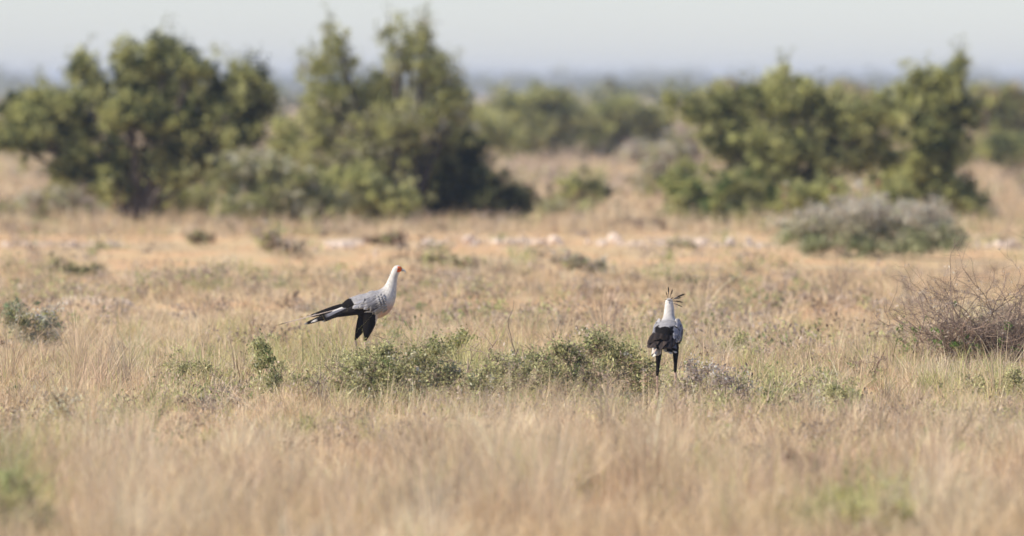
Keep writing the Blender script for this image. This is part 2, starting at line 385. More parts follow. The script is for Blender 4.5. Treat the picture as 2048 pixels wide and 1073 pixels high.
bush('bright green spreading bush left of the silvery bush', (1440, 448), [(1370, 390, 55, 36, 0), (1440, 390, 65, 50, .2), (1510, 385, 60, 50, .3), (1410, 420, 70, 26, -.2), (1490, 420, 60, 26, 0), (1360, 350, 40, 30, .5)],
     [(.12, .17, .05), LG, LG, GG], leaf=.045, seed=19, d=218)
bush('mixed green bush filling the foot of the ragged olive tree', (730, 447), [(680, 395, 50, 44, 0), (740, 400, 55, 42, .2), (800, 405, 50, 40, 0), (720, 360, 60, 40, .4)], [LG, YG, GG, MG], leaf=.045, seed=23, d=219, twig_up=2)
bush('dark green bush at the left foot of the leftmost tree', (170, 430), [(150, 360, 44, 40, 0), (200, 375, 50, 40, .2), (130, 395, 40, 26, 0), (240, 380, 40, 40, .1)], [MG, LG, DG, GG], leaf=.045, seed=24, d=226)
bush('pale dry brush standing left of the flat-topped tree', (1345, 400), [(1330, 330, 44, 44, 0), (1375, 300, 34, 50, .3), (1300, 365, 44, 30, 0), (1360, 365, 50, 36, 0)], [SG, PKG, GG], leaf=.05, seed=25, d=262, nleaf=22, twig_up=3)
bush('pale grassy thicket just right of the dark sloping bush', (1095, 440), [(1085, 420, 26, 20, 0), (1120, 415, 30, 20, .2)], [YG, SG, GG], seed=26, d=232, nleaf=24)
bush('green bush with yellowish lit side under the flat-topped tree', (1640, 440), [(1600, 400, 50, 40, 0), (1660, 395, 50, 44, .2), (1790, 395, 50, 44, .2)], [LG, YG, MG], seed=20, d=212)
plant('saltbush', 'low wide silvery grey bush with pinkish top, in front of the right-hand trees', 'bush', (1740, 512),
      [(1580, 465, 42, 36, 0), (1640, 450, 60, 46, .1), (1710, 440, 65, 46, 0), (1780, 445, 70, 46, .2), (1850, 455, 60, 42, 0), (1900, 475, 40, 30, 0), (1620, 490, 60, 20, -.2), (1720, 490, 75, 22, -.2), (1830, 492, 75, 20, -.2)],
      [(.40, .42, .23), (.46, .46, .27), (.30, .34, .16)], tip=(.62, .52, .42), leaf=.032, dens=50, nleaf=40, clump=.18, trunk=.016, seed=21, stems=7, stem='stems', crown='foliage', twig_up=8, vertical=.7, d=176, surf=.7)
bush('reddish dry stalky weed rising behind the silvery bush', (1760, 470), [(1757, 370, 7, 30, 0), (1665, 390, 10, 26, 0), (1570, 385, 9, 24, .2)], [(.32, .18, .12), PKG], dens=60, nleaf=14, clump=.06, leaf=.025, trunk=.012, seed=22, d=178)

# ---- far trees
farcols = [MG, LG, GG, YG]
fk = dict(leaf=.11, dens=10, nleaf=42, clump=.42, trunk=.12, twigs=False)
plant('far_tree', 'hazy rounded tree beyond the gap, the bigger one of the two', 'tree', (1080, 326), [(1085, 205, 55, 28, 0), (1040, 225, 50, 34, 0), (1115, 235, 42, 40, .5), (1000, 260, 50, 34, 0), (1070, 270, 60, 42, -.5), (1120, 285, 36, 34, .4), (1050, 300, 60, 22, 0)], farcols, seed=31, d=425, **fk)
plant('far_tree', 'hazy olive tree beyond the gap with a dark hollow, lower one of the two', 'tree', (1245, 326), [(1190, 235, 36, 28, 0), (1240, 228, 50, 26, 0), (1290, 245, 50, 30, .4), (1190, 280, 36, 36, 0), (1250, 275, 44, 26, 1.0), (1310, 275, 40, 34, .8), (1330, 300, 26, 22, .4)], farcols, seed=32, d=428, **fk)
plant('far_tree', 'brownish hazy tree rising behind the flat-topped tree', 'tree', (1500, 310), [(1470, 200, 70, 26, 0), (1560, 185, 60, 30, 0), (1650, 215, 70, 36, .5), (1700, 195, 60, 26, 0), (1560, 240, 90, 40, 0)], [GG, DRY, LG], seed=33, d=400, **fk)
plant('far_tree', 'hazy broad tree at the right edge, behind the narrow tree', 'tree', (2030, 335), [(1980, 205, 44, 32, 0), (2030, 215, 50, 40, 0), (2090, 230, 60, 46, 0), (1990, 270, 44, 42, 0), (2060, 290, 60, 40, 0), (1960, 300, 30, 34, 0)], [GG, DRY, LG, MG], seed=34, d=395, **fk)
plant('far_bush', 'dark bushy mound before the hazy broad tree at right edge', 'bush', (2030, 350), [(2000, 300, 34, 30, 0), (2045, 310, 44, 34, 0)], [MG, DG, LG], seed=35, d=360, crown='foliage', stem='stems', **fk)
plant('far_bush', 'dark bluish row of bush far behind the leftmost tree', 'bush', (40, 322), [(-30, 295, 40, 18, 0), (20, 298, 50, 20, 0), (80, 302, 46, 17, 0), (130, 300, 40, 18, 0)], [DG, MG], seed=36, d=440, crown='foliage', stem='stems', **fk)
plant('far_bush', 'grey leafless bush below the lower hazy tree', 'bush', (1290, 345), [(1270, 305, 34, 20, 0), (1310, 312, 34, 18, 0)], [PKG, SG], seed=37, d=372, crown='foliage', stem='stems', **fk)

# ---- shrubs and tufts out on the plain
def shrub(label, base, lobes, cols, name='shrub', **k):
    a = dict(leaf=.020, dens=170, nleaf=20, clump=.085, trunk=.007, stems=5, stem='stems', crown='foliage', surf=.6, twig_up=2, mmin=16); a.update(k)
    return plant(name, label, 'shrub', base, lobes, cols, **a)
shrub('small dark grey-green shrub alone on the pale plain, left of both birds', (155, 557), [(110, 530, 18, 18, 0), (130, 541, 26, 14, 0), (155, 546, 34, 12, 0), (182, 540, 24, 17, 0)], [MG, GG, DG], seed=41, vertical=.5)
shrub('grey-green feathery shrub at the left edge level with the birds', (70, 700), [(30, 625, 30, 28, 0), (40, 640, 44, 40, 0), (90, 640, 40, 38, .1), (60, 672, 50, 26, 0), (110, 670, 26, 26, 0)], [SG, (.62, .56, .42), GG, (.22, .27, .15)], seed=42, vertical=.4)
shrub('grey dead shrub base below the feathery one at left edge', (10, 712), [(5, 690, 34, 18, 0)], [PKG, BROWN], seed=43, nleaf=16)
G1 = (.40, .39, .18); G2 = (.50, .47, .23); G3 = (.15, .18, .065)
shrub('low tangled green thorn shrub with bare twigs, in front of the walking bird', (800, 812), [(740, 765, 55, 30, 0), (800, 745, 60, 38, 0), (860, 770, 60, 32, .1), (920, 785, 46, 22, 0), (780, 792, 70, 18, -.1), (700, 790, 34, 22, 0), (960, 765, 44, 28, .1), (830, 722, 60, 30, .2), (770, 705, 18, 16, .2), (870, 700, 20, 18, .1), (900, 745, 60, 28, .15), (740, 735, 40, 26, .1), (690, 760, 40, 24, 0)], [G1, G2, G3, GG, DRY, SG], seed=44, leaf=.023, twig_up=16, dens=110, nleaf=15, clump=.10)
shrub('low tangled green shrub ending at the other bird’s legs'.replace('’', "'"), (1150, 806), [(1040, 755, 50, 36, 0), (1110, 765, 60, 34, 0), (1180, 760, 60, 36, 0), (1260, 740, 55, 46, .1), (1290, 775, 36, 24, 0), (1130, 790, 70, 16, 0), (1000, 740, 50, 30, .1), (1080, 725, 50, 26, .2), (1160, 725, 50, 28, .1), (1240, 712, 44, 32, .1), (1190, 690, 22, 20, .1), (1120, 700, 18, 16, 0), (1000, 780, 50, 24, 0)], [G1, G3, G2, DRY, PKG, GG], seed=45, leaf=.023, twig_up=16, dens=113, nleaf=15, clump=.10)
shrub('yellow-green leafy shrub top poking up between the two birds', (905, 745), [(900, 695, 40, 22, 0), (930, 680, 20, 20, 0), (880, 715, 40, 20, 0)], [(.25, .26, .08), G2], seed=46, dens=153, leaf=.018)
shrub('upright dark green tuft below the tail of the walking bird', (565, 798), [(550, 760, 30, 34, 0), (595, 770, 20, 30, 0), (520, 730, 26, 30, .1), (520, 690, 20, 22, .1)], [G3, G1, G2], seed=47, vertical=1.0, dens=204)
shrub('loose yellowish green herb hiding the feet of the walking bird', (720, 778), [(735, 715, 26, 18, 0), (700, 728, 34, 20, 0), (670, 735, 34, 18, .1), (740, 740, 40, 20, 0)], [(.36, .36, .15), G2, (.44, .38, .22), G1], seed=66, dens=120, leaf=.018)
shrub('small olive shrub on open grass left of the tail tuft', (380, 770), [(360, 735, 32, 24, 0), (410, 740, 34, 20, 0)], [G2, G1], seed=48, dens=114)
shrub('small blue-green weed right of the bird seen from behind', (1475, 725), [(1478, 690, 18, 26, 0), (1450, 705, 18, 14, 0)], [G1, GG], seed=49, dens=140)
shrub('green arching shrub below and right of the bird seen from behind', (1680, 822), [(1670, 780, 45, 26, 0), (1700, 800, 36, 20, 0), (1630, 810, 34, 18, 0)], [G2, G1, GG], seed=50, dens=153)
shrub('grey-green low shrub next to the arching one', (1620, 835), [(1620, 812, 34, 20, 0)], [SG, GG, (.2, .2, .16)], seed=51, dens=153)
shrub('dull green shrub under the twiggy dead bush', (1960, 800), [(1940, 765, 34, 26, 0), (1990, 775, 36, 24, 0), (2030, 760, 30, 24, 0)], [G2, G1], seed=52, dens=140)
shrub('brown twiggy shrub beside the legs of the bird seen from behind', (1420, 810), [(1390, 750, 44, 34, .2), (1440, 765, 44, 32, 0), (1480, 780, 36, 24, 0), (1370, 785, 30, 18, .3)], [(.50, .42, .36), PKG, G2, (.44, .37, .31)], seed=53, dens=110, nleaf=18, twig_up=12)
shrub('yellowish green shrub on the plain straight above the birds', (905, 553), [(880, 520, 34, 14, 0), (930, 528, 40, 16, 0)], [(.24, .24, .08), G2, DRY], seed=54, dens=127, leaf=.03)
shrub('greyish shrub on the plain up and right of the birds', (1165, 553), [(1140, 520, 44, 22, 0), (1190, 530, 40, 18, 0)], [GG, PKG, SG], seed=55, dens=114, leaf=.03)
shrub('brown matted shrub before the ragged tree', (785, 497), [(780, 478, 46, 14, 0), (745, 482, 26, 10, 0)], [DRY, BROWN, GG], seed=56, dens=127, leaf=.035)
shrub('round brown-olive shrub left of the matted brown one', (400, 492), [(400, 472, 34, 16, 0)], [GG, DRY, BROWN], seed=57, dens=127, leaf=.035)
shrub('taller pinkish dry shrub between the two brown ones', (560, 520), [(540, 480, 44, 26, 0), (590, 500, 44, 24, 0)], [PKG, DRY, GG], seed=58, dens=102, leaf=.03)
shrub('dark flat brown shrub under the gap between the tree groups', (1270, 462), [(1260, 448, 60, 10, 0), (1310, 450, 30, 9, 0)], [DRY, BROWN], seed=59, dens=127, leaf=.04)
shrub('flat olive shrub among the pale stones', (1370, 500), [(1365, 491, 44, 8, 0)], [GG, MG, DRY], seed=60, dens=153, leaf=.03)
shrub('grassy brown hump in the blurred left foreground', (125, 870), [(120, 815, 44, 44, 0)], [(.66, .53, .35), (.58, .46, .30), (.50, .41, .24)], seed=61, dens=200, vertical=1.8, nleaf=12)
shrub('blurred bright green plant in the bottom left corner', (45, 1090), [(40, 985, 50, 50, 0), (20, 1030, 60, 46, 0), (60, 1050, 50, 30, 0)], [(.36, .42, .18), G1, G2, STRAW], seed=62, dens=306, vertical=.8)
shrub('blurred yellow-green plant at the bottom of the picture on the right', (1740, 1095), [(1700, 1030, 50, 40, 0), (1790, 1020, 46, 50, 0), (1740, 1060, 80, 30, 0)], [(.52, .50, .18), (.46, .46, .18), STRAW, STRAW], seed=63, dens=178, vertical=.9)
shrub('dry brownish seed-head shrub in the lower right foreground', (1600, 965), [(1590, 915, 50, 22, 0), (1660, 930, 40, 16, 0)], [DRY, PKG, BROWN], seed=64, dens=102, nleaf=18)
shrub('dark stalky weed in the foreground under the bird seen from behind', (1110, 930), [(1105, 885, 22, 26, 0)], [DRY, BROWN, G2], seed=65, dens=127, nleaf=16)

# ---- dead twiggy bush on the right
def branch(wood, tips, p, dr, length, rad, depth_, r_):
    n = 5
    pts = [p]; d = dr.copy()
    for i in range(n):
        d = d + r_.normal(0, .20, 3); d[2] += .02; d /= np.linalg.norm(d)
        pts.append(pts[-1] + d * length / n)
    pts = np.array(pts); pts[:, 2] = np.maximum(pts[:, 2], .01)
    c = np.array([.24, .175, .13]) * (.4 + 1.2 * r_.random())
    tube(wood, pts, np.linspace(rad, rad * .55, n + 1), c, 4)
    if depth_ == 0: tips.append(pts[-1]); return
    for k in range(r_.integers(2, 5)):
        i = r_.integers(1, n + 1)
        nd = d + r_.normal(0, .75, 3); nd[2] = abs(nd[2]) * .7 + .05; nd /= np.linalg.norm(nd)
        branch(wood, tips, pts[i], nd, length * (.5 + .35 * r_.random()), rad * .55, depth_ - 1, r_)
def dead_bush(label, base, n, length, spread, seed, leafn, xs=1.0, depth_=3, up=.9):
    d = dist(base[1]); bx = X(base[0], d); z0 = float(ground_z(bx, d))
    r_ = np.random.default_rng(seed)
    root = empty('dead_bush', (bx, d, z0)); tag(root, label, 'bush')
    wood, tips = Bag(), []
    for k in range(n):
        dr = np.array([r_.normal(0, .6), r_.normal(0, .5), up]); dr /= np.linalg.norm(dr)
        p = np.array([r_.normal(0, spread), r_.normal(0, spread * .5), 0.])
        branch(wood, tips, p, dr, length * (.6 + .6 * r_.random()), .011, depth_, r_)
    wood.build('branches', M_BARK, root)
    global rng
    keep = rng; rng = r_
    fol = Bag(); tips = np.array(tips)
    C = tips[r_.permutation(len(tips))[:leafn]]; C = C * np.array([1, 1, .55])
    leaf_cloud(fol, C, np.full(len(C), .055), 26, .018, np.tile([(.12, .19, .05)], (len(C), 1)) * (1 + .3 * r_.random((len(C), 1))))
    C2 = tips[r_.permutation(len(tips))[:leafn * 3]]
    leaf_cloud(fol, C2, np.full(len(C2), .04), 5, .016, np.tile([(.50, .42, .33)], (len(C2), 1)))
    fol.build('leaves', M_LEAF, root)
    rng = keep
dead_bush('bare twiggy thorn bush with a few green leaves, at the right edge', (1925, 738), 46, .76, .26, 5, 60, up=1.0)
dead_bush('matted brown heap of dead twigs beside the bare thorn bush', (2060, 738), 150, .48, .34, 6, 16, depth_=3, up=.7)
dead_bush('small bare brown twig bush left of the bare thorn bush', (1740, 760), 9, .20, .07, 8, 3, depth_=2)
dead_bush('thin bare twigs in the tangled shrub before the walking bird', (840, 800), 18, .46, .55, 10, 8, depth_=2)
dead_bush('thin bare twigs standing above the tangled green shrubs', (1150, 775), 16, .46, .5, 9, 5, depth_=2)

# ------------------------------------------------------------------ stones
def stone(px, py, w, h, label, group, seed):
    r_ = np.random.default_rng(seed); d = dist(py); bx = X(px, d)
    import bmesh
    bm = bmesh.new(); bmesh.ops.create_icosphere(bm, subdivisions=2, radius=1)
    ax = r_.normal(0, 1, (6, 3)); ax /= np.linalg.norm(ax, axis=1, keepdims=True)
    cut = .55 + .35 * r_.random(6)
    s = d / F
    for v in bm.verts:
        p = np.array(v.co) * (1 + .10 * r_.normal())
        for a, c in zip(ax, cut):
            t = p @ a
            if t > c: p = p - a * (t - c) * .9
        v.co = Vector((p[0] * w * s / 2, p[1] * w * s * .4, p[2] * h * s * .75 + h * s * .25))
    me = bpy.data.meshes.new('stone'); bm.to_mesh(me); bm.free()
    a = me.color_attributes.new('Col', 'FLOAT_COLOR', 'POINT')
    base = np.array([.70, .57, .45]) * (.75 + .35 * r_.random())
    c = np.ones((len(me.vertices), 4), np.float32); c[:, :3] = base
    a.data.foreach_set('color', c.ravel()); me.materials.append(M_STONE)
    o = bpy.data.objects.new('stone', me); COL.objects.link(o); o.location = (bx, d, float(ground_z(bx, d)))
    tag(o, label, 'stone', group)
GS = 'pale stones strewn in a strip across the plain before the trees'
LS = 'pale limestone lump in the strip of stones before the trees'
for i, (px, py, w, h) in enumerate([(14, 492, 16, 13), (143, 491, 26, 13), (228, 490, 24, 13), (680, 489, 44, 12), (705, 492, 20, 9), (858, 487, 40, 14), (880, 492, 26, 10), (935, 487, 28, 16), (950, 491, 18, 9), (990, 485, 22, 9),
        (1080, 488, 34, 13), (1110, 486, 30, 16), (1055, 491, 18, 9), (1228, 484, 30, 20), (1250, 492, 22, 9), (1205, 492, 18, 9), (1318, 490, 18, 9), (1375, 487, 28, 12), (1400, 490, 24, 14), (1432, 491, 20, 10), (1460, 489, 26, 18), (1497, 488, 18, 15), (1520, 492, 12, 9),
        (1955, 489, 14, 12), (1996, 491, 24, 18), (2018, 492, 16, 15), (2040, 493, 12, 10)]):
    stone(px, py + 4, w, h, LS, GS, 300 + i)
r_ = np.random.default_rng(55)
for i in range(44):
    px = [830 + 700 * r_.random(), 1940 + 110 * r_.random(), 660 + 60 * r_.random()][[0, 0, 0, 0, 0, 1, 1, 2][i % 8]]
    stone(px, 489 + 7 * r_.random(), 8 + 16 * r_.random(), 6 + 7 * r_.random(), LS, GS, 400 + i)
GS2 = 'pale stones scattered on the left of the plain'
for i, (px, py, w, h) in enumerate([(168, 604, 20, 9), (205, 608, 16, 9), (245, 603, 24, 12), (190, 612, 14, 7), (225, 612, 18, 7), (260, 608, 12, 6)]):
    stone(px, py + 6, w, h, 'small pale stone in the loose cluster near the left edge', GS2, 340 + i)
stone(751, 516, 10, 16, 'single small white stone up and left of the walking bird’s head'.replace('’', "'"), None, 360)
stone(1870, 746, 11, 14, 'small white stone at the foot of the bare thorn bush', None, 361)
stone(740, 838, 26, 9, 'reddish clod of earth under the tangled green shrub', None, 362)

def gravel():
    bag = Bag(); r_ = np.random.default_rng(91); n = 9000
    px = np.concatenate([650 + 900 * r_.random(6500), 1930 + 140 * r_.random(1300), 250 * r_.random(1200)]); py = 489 + r_.normal(0, 3.2, n)
    y = dist(py); x = X(px, y)
    k = vnoise(x / 1.3, y / 3.5, 93) > .66; x, y = x[k], y[k]
    px2 = 130 + 150 * r_.random(900); y2 = dist(608 + r_.normal(0, 5, 900)); x2 = X(px2, y2); k = vnoise(x2 / .5, y2 / 1.5, 94) > .5
    x = np.concatenate([x, x2[k]]); y = np.concatenate([y, y2[k]]); n = len(x)
    s_ = (.02 + .05 * r_.random(n) ** 2)[:, None]
    c = np.stack([x, y, ground_z(x, y) + s_[:, 0] * .4], -1)
    O = np.array([(1, 0, 0), (-1, 0, 0), (0, 1, 0), (0, -1, 0), (0, 0, .9), (0, 0, -.6)], float)
    V = c[:, None] + O[None] * s_[:, None] * (1 + .3 * r_.normal(0, 1, (n, 6, 1)))
    T = np.array([(0, 2, 4), (2, 1, 4), (1, 3, 4), (3, 0, 4), (2, 0, 5), (1, 2, 5), (3, 1, 5), (0, 3, 5)])
    T = (np.arange(n)[:, None, None] * 6 + T[None]).reshape(-1, 3)
    col = np.array([.62, .49, .36]) * (.8 + .3 * r_.random((n, 1)))
    bag.add(V.reshape(-1, 3), T, np.repeat(col, 6, 0))
    tag(bag.build('gravel', M_STONE), 'broken streaks of pale gravel lying on the plain before the trees', 'gravel', kind='stuff')
gravel()

# ------------------------------------------------------------------ far woodland
def far_woods():
    bag = Bag(); r_ = np.random.default_rng(77)
    global rng
    keep = rng; rng = r_
    n = 620
    y = np.concatenate([900 + 900 * r_.random(60), 3000 + 2800 * r_.random(n - 60)])
    x = (r_.random(n) * 2 - 1) * (.075 * y + 25)
    h = 8.0 + 3.5 * r_.random(n); h[:60] = 2.6 + 1.6 * r_.random(60)
    w = h * (.9 + .8 * r_.random(n))
    m = 9
    C = np.stack([np.repeat(x, m), np.repeat(y, m), np.repeat(h, m) * .55], -1)
    q = r_.normal(0, .42, (n * m, 3)); q[:, 2] *= .6
    C = C + q * np.stack([np.repeat(w, m), np.repeat(w, m), np.repeat(h, m)], -1)
    C[:, 2] = np.clip(C[:, 2], .5, np.repeat(h, m))
    col = np.array([MG, LG, GG])[r_.integers(0, 3, n * m)]
    leaf_cloud(bag, C, np.where(np.repeat(y, m) > 2500, 2.6, 1.2), 18, .75, col * .7)
    rng = keep
    o = bag.build('distant_woodland', M_LEAF)
    tag(o, 'far-off wooded skyline fading to blue in the haze', 'woodland', kind='stuff')
far_woods()

# ------------------------------------------------------------------ birds
WHITE = np.array([.55, .52, .47]); ASH = np.array([.165, .162, .178]); BUFF = np.array([.46, .33, .28]); BLACK = np.array([.008, .0065, .006])
LEGC = np.array([.50, .36, .29]); FACE = np.array([.64, .13, .03])

def catmull(P, per):
    P = np.asarray(P, float); out = []
    for i in range(len(P) - 1):
        p0 = P[max(i - 1, 0)]; p1 = P[i]; p2 = P[i + 1]; p3 = P[min(i + 2, len(P) - 1)]
        for t in np.linspace(0, 1, per, endpoint=False):
            out.append(.5 * ((2 * p1) + (-p0 + p2) * t + (2 * p0 - 5 * p1 + 4 * p2 - p3) * t * t + (-p0 + 3 * p1 - 3 * p2 + p3) * t ** 3))
    out.append(P[-1]); return np.array(out)

def loft(rings, sides=18):
    """rings: (x, y, z, half_height, half_width) along a path in the sagittal plane, closed at the ends"""
    R = catmull(rings, 5); c = R[:, :3]; t = np.gradient(c, axis=0); t /= np.linalg.norm(t, axis=1, keepdims=True)
    side = np.cross(np.array([0, 0, 1.]), t); nn = np.linalg.norm(side, axis=1, keepdims=True)
    side = np.where(nn > .05, side / np.maximum(nn, 1e-6), np.array([[0, 1., 0]]))
    for i in range(len(side)):
        if side[i] @ np.array([0, 1, 0]) < 0: side[i] *= -1
    up = np.cross(t, side)
    th = np.arange(sides) * 2 * math.pi / sides
    V = c[:, None] + up[:, None] * np.cos(th)[None, :, None] * R[:, 3][:, None, None] + side[:, None] * np.sin(th)[None, :, None] * R[:, 4][:, None, None]
    k = len(c); V = V.reshape(-1, 3)
    i = np.arange(k - 1)[:, None] * sides; j = np.arange(sides)[None]; jn = (j + 1) % sides
    Q = np.stack([i + j, i + jn, i + sides + jn, i + sides + j], -1).reshape(-1, 4)
    V = np.concatenate([V, c[:1], c[-1:]]); a, b = len(V) - 2, len(V) - 1
    jj = np.arange(sides); jn = (jj + 1) % sides
    T = np.concatenate([np.stack([np.full(sides, a), jn, jj], -1), np.stack([np.full(sides, b), (k - 1) * sides + jj, (k - 1) * sides + jn], -1)])
    return V, Q, T

def limb(path, radii, flat=1.0):
    rings = [(p[0], p[1], p[2], r, r * flat) for p, r in zip(path, radii)]
    return loft(rings, 12)

def feather(bag, base, dr, nrm, L, W, cfun, camber=.12, droop=.0, n=8, tip=.55):
    dr = np.array(dr, float); dr /= np.linalg.norm(dr); nrm = np.array(nrm, float)
    s = np.cross(nrm, dr); s /= np.linalg.norm(s); nrm = np.cross(dr, s)
    t = np.linspace(0, 1, n)
    w = W * np.minimum(1, .35 + 2.2 * t) * np.sqrt(np.clip(1 - np.clip((t - tip) / (1 - tip), 0, 1) ** 2.2, .0, 1)); w[-1] = W * .08
    V, C = [], []
    for k in range(n):
        c = np.array(base) + dr * L * t[k] - np.array([0, 0, 1.]) * droop * t[k] ** 2
        for u in (-1, -.5, 0, .5, 1):
            V.append(c + s * w[k] * u * .5 - nrm * camber * w[k] * u * u); C.append(cfun(t[k], abs(u)))
    V = np.array(V); th = nrm * max(.0012, W * .02)
    nv = len(V); V = np.concatenate([V + th, V - th]); C = np.array(C + C)
    Q = []
    for k in range(n - 1):
        for u in range(4):
            a = k * 5 + u; Q.append((a, a + 1, a + 6, a + 5)); Q.append((a + nv, a + 5 + nv, a + 6 + nv, a + 1 + nv))
        Q.append((k * 5, k * 5 + 5, k * 5 + 5 + nv, k * 5 + nv)); Q.append((k * 5 + 4, k * 5 + 4 + nv, k * 5 + 9 + nv, k * 5 + 9))
    bag.add(V, np.array(Q), C)

def ellipsoid(bag, c, r, col, seg=12):
    th = np.linspace(0, math.pi, seg // 2 + 2)[1:-1]; ph = np.arange(seg) * 2 * math.pi / seg
    V = [[0, 0, 1]] + [[math.sin(a) * math.cos(b), math.sin(a) * math.sin(b), math.cos(a)] for a in th for b in ph] + [[0, 0, -1]]
    V = np.array(V, float) * np.array(r) + np.array(c)
    T = []; Q = []; k = len(th)
    for j in range(seg):
        T.append((0, 1 + j, 1 + (j + 1) % seg)); T.append((len(V) - 1, 1 + (k - 1) * seg + (j + 1) % seg, 1 + (k - 1) * seg + j))
        for i in range(k - 1):
            a = 1 + i * seg + j; b = 1 + i * seg + (j + 1) % seg; T += [(a, a + seg, b + seg), (a, b + seg, b)]
    bag.add(V, np.array(T), col)

def make_bird(label, loc, heading, rings, legs, headc, headdir, tail, crest, group, seed, drape=.55, thick=1.0):
    """rings: body path; legs: (hip, hock, foot) triples; tail: feather specs; crest: (direction, length) list"""
    r_ = np.random.default_rng(seed)
    root = empty('secretary_bird', loc); root.rotation_euler = (0, 0, heading)
    tag(root, label, 'bird', group)
    # ---- body, neck, head and legs fused into one continuous skin
    shells = [loft(rings, 20)]
    fd = np.array([1., 0, 0])
    for hip, knee, hock, foot, toe in legs:
        hip, knee, hock, foot = map(lambda a: np.array(a, float), (hip, knee, hock, foot))
        shells.append(limb([hip, knee, knee * .45 + hock * .55, hock * .93 + knee * .07, hock], [.072 * thick, .064 * thick, .040 * thick, .022, .016], .85))
        shells.append(limb([hock + (knee - hock) * .08, hock, hock * .5 + foot * .5, foot + np.array([0, 0, .012])], [.014, .016, .0115, .014]))
        for a, ln in ((-.45, .075), (0, .09), (.45, .075), (math.pi, .04)):
            dd = np.array([math.cos(a + toe), math.sin(a + toe), 0])
            shells.append(limb([foot + np.array([0, 0, .012]), foot + dd * ln * .5 + np.array([0, 0, .014]), foot + dd * ln + np.array([0, 0, .004])], [.012, .0105, .006]))
    V = []; FQ = []; FT = []; n = 0
    for v, q, t in shells: V.append(v); FQ.append(q + n); FT.append(t + n); n += len(v)
    tmp = mesh_obj('tmp', np.concatenate(V), [np.concatenate(FQ), np.concatenate(FT)], M_PLUME)
    md = tmp.modifiers.new('r', 'REMESH'); md.mode = 'VOXEL'; md.voxel_size = .0062; md.use_smooth_shade = True
    dg = bpy.context.evaluated_depsgraph_get(); dg.update()
    me = bpy.data.meshes.new_from_object(tmp.evaluated_get(dg)); bpy.data.objects.remove(tmp)
    me.name = 'body'; nv = len(me.vertices)
    co = np.empty(nv * 3, np.float32); me.vertices.foreach_get('co', co); co = co.reshape(-1, 3)
    # plumage colours by body region, plus painted breast shade
    C = np.tile(WHITE, (nv, 1)).astype(float)
    x, y, z = co.T
    hc = np.array(headc); hd = np.array(headdir) / np.linalg.norm(headdir)
    rel = co - hc; f = rel @ hd
    bodyz = rings[3][2]
    back = np.clip((z - bodyz) * 10 + .3, 0, 1) * np.clip(((.24 if drape > .5 else .13) - x) * 12, 0, 1)
    C = C * (1 - .75 * back[:, None]) + ASH * .75 * back[:, None]
    br = np.clip((x - .07) * 10, 0, 1) * np.clip((bodyz + .07 - z) * 10, 0, 1); C = C * (1 - br[:, None]) + BUFF * br[:, None]  # pinkish shade with ground bounce painted on the lower breast
    # mottle of small body feathers
    mot = vnoise(x * 70 + y * 20, z * 45 + y * 30, 5); C *= (.78 + .34 * mot)[:, None]
    hip = legs[0][0]
    bl = (z < bodyz - .08) & (x < .10) & (z > legs[0][2][2] - .5)
    rump = (x + .6 * (z - bodyz) < -.15) & (z < bodyz + .09)
    C[bl | rump] = BLACK
    if drape < .5: 
        sad = (x < -.05) & (y > -.09) & (z > bodyz + .02) & (z < bodyz + .115 + .3 * x + .02 * vnoise(y * 60, x * 40, 8)); C[sad | (x < -.14)] = BLACK
    for hp, kn, hk, ft, to in legs:
        hp, kn, hk, ft = map(lambda a: np.array(a, float), (hp, kn, hk, ft))
        ax = ft - hk; ll = np.linalg.norm(ax); ax /= ll
        dd = (co - hk) @ ax; per = np.linalg.norm(co - hk - dd[:, None] * ax, axis=1)
        C[(dd > .012) & (per < .05)] = LEGC
        C[(z < .04) & (np.linalg.norm(co - ft, axis=1) < .14)] = LEGC * .8
    face = (f > (-.003 if drape > .5 else .016)) & (np.linalg.norm(rel, axis=1) < .062) & (np.abs(rel[:, 2]) < .036)
    C[face] = FACE
    a = me.color_attributes.new('Col', 'FLOAT_COLOR', 'POINT')
    cc = np.ones((nv, 4), np.float32); cc[:, :3] = np.clip(C, 0, 1); a.data.foreach_set('color', cc.ravel())
    me.materials.clear(); me.materials.append(M_PLUME)
    body = bpy.data.objects.new('body', me); COL.objects.link(body); body.parent = root
    # ---- beak, eyes
    side = np.cross([0, 0, 1.], hd); side /= np.linalg.norm(side); upv = np.cross(hd, side)
    bk = Bag(); b0 = hc + hd * .040
    tube(bk, [b0 - hd * .012, b0 + hd * .014 + upv * .005, b0 + hd * .042 - upv * .003, b0 + hd * .060 - upv * .018, b0 + hd * .060 - upv * .036], [.017, .0155, .011, .007, .0015], (.42, .45, .46), 8)
    tube(bk, [b0 - hd * .01 - upv * .012, b0 + hd * .018 - upv * .013, b0 + hd * .036 - upv * .016], [.010, .008, .003], (.30, .30, .30), 7)
    bk.build('beak', M_HORN, root, True)
    for s in (-1, 1):
        eb = Bag(); e = hc + hd * .014 + side * s * .036 + upv * .006
        ellipsoid(eb, e, (.010, .010, .010), (.03, .015, .01)); eb.build('eye', M_HORN, root, True)
    # ---- folded wings
    C0 = np.array(rings[3][:3]); fwd = np.array(rings[5][:3]) - np.array(rings[1][:3]); fwd /= np.linalg.norm(fwd)
    up = np.cross(fwd, [0, 1., 0]); up = up if up[2] > 0 else -up
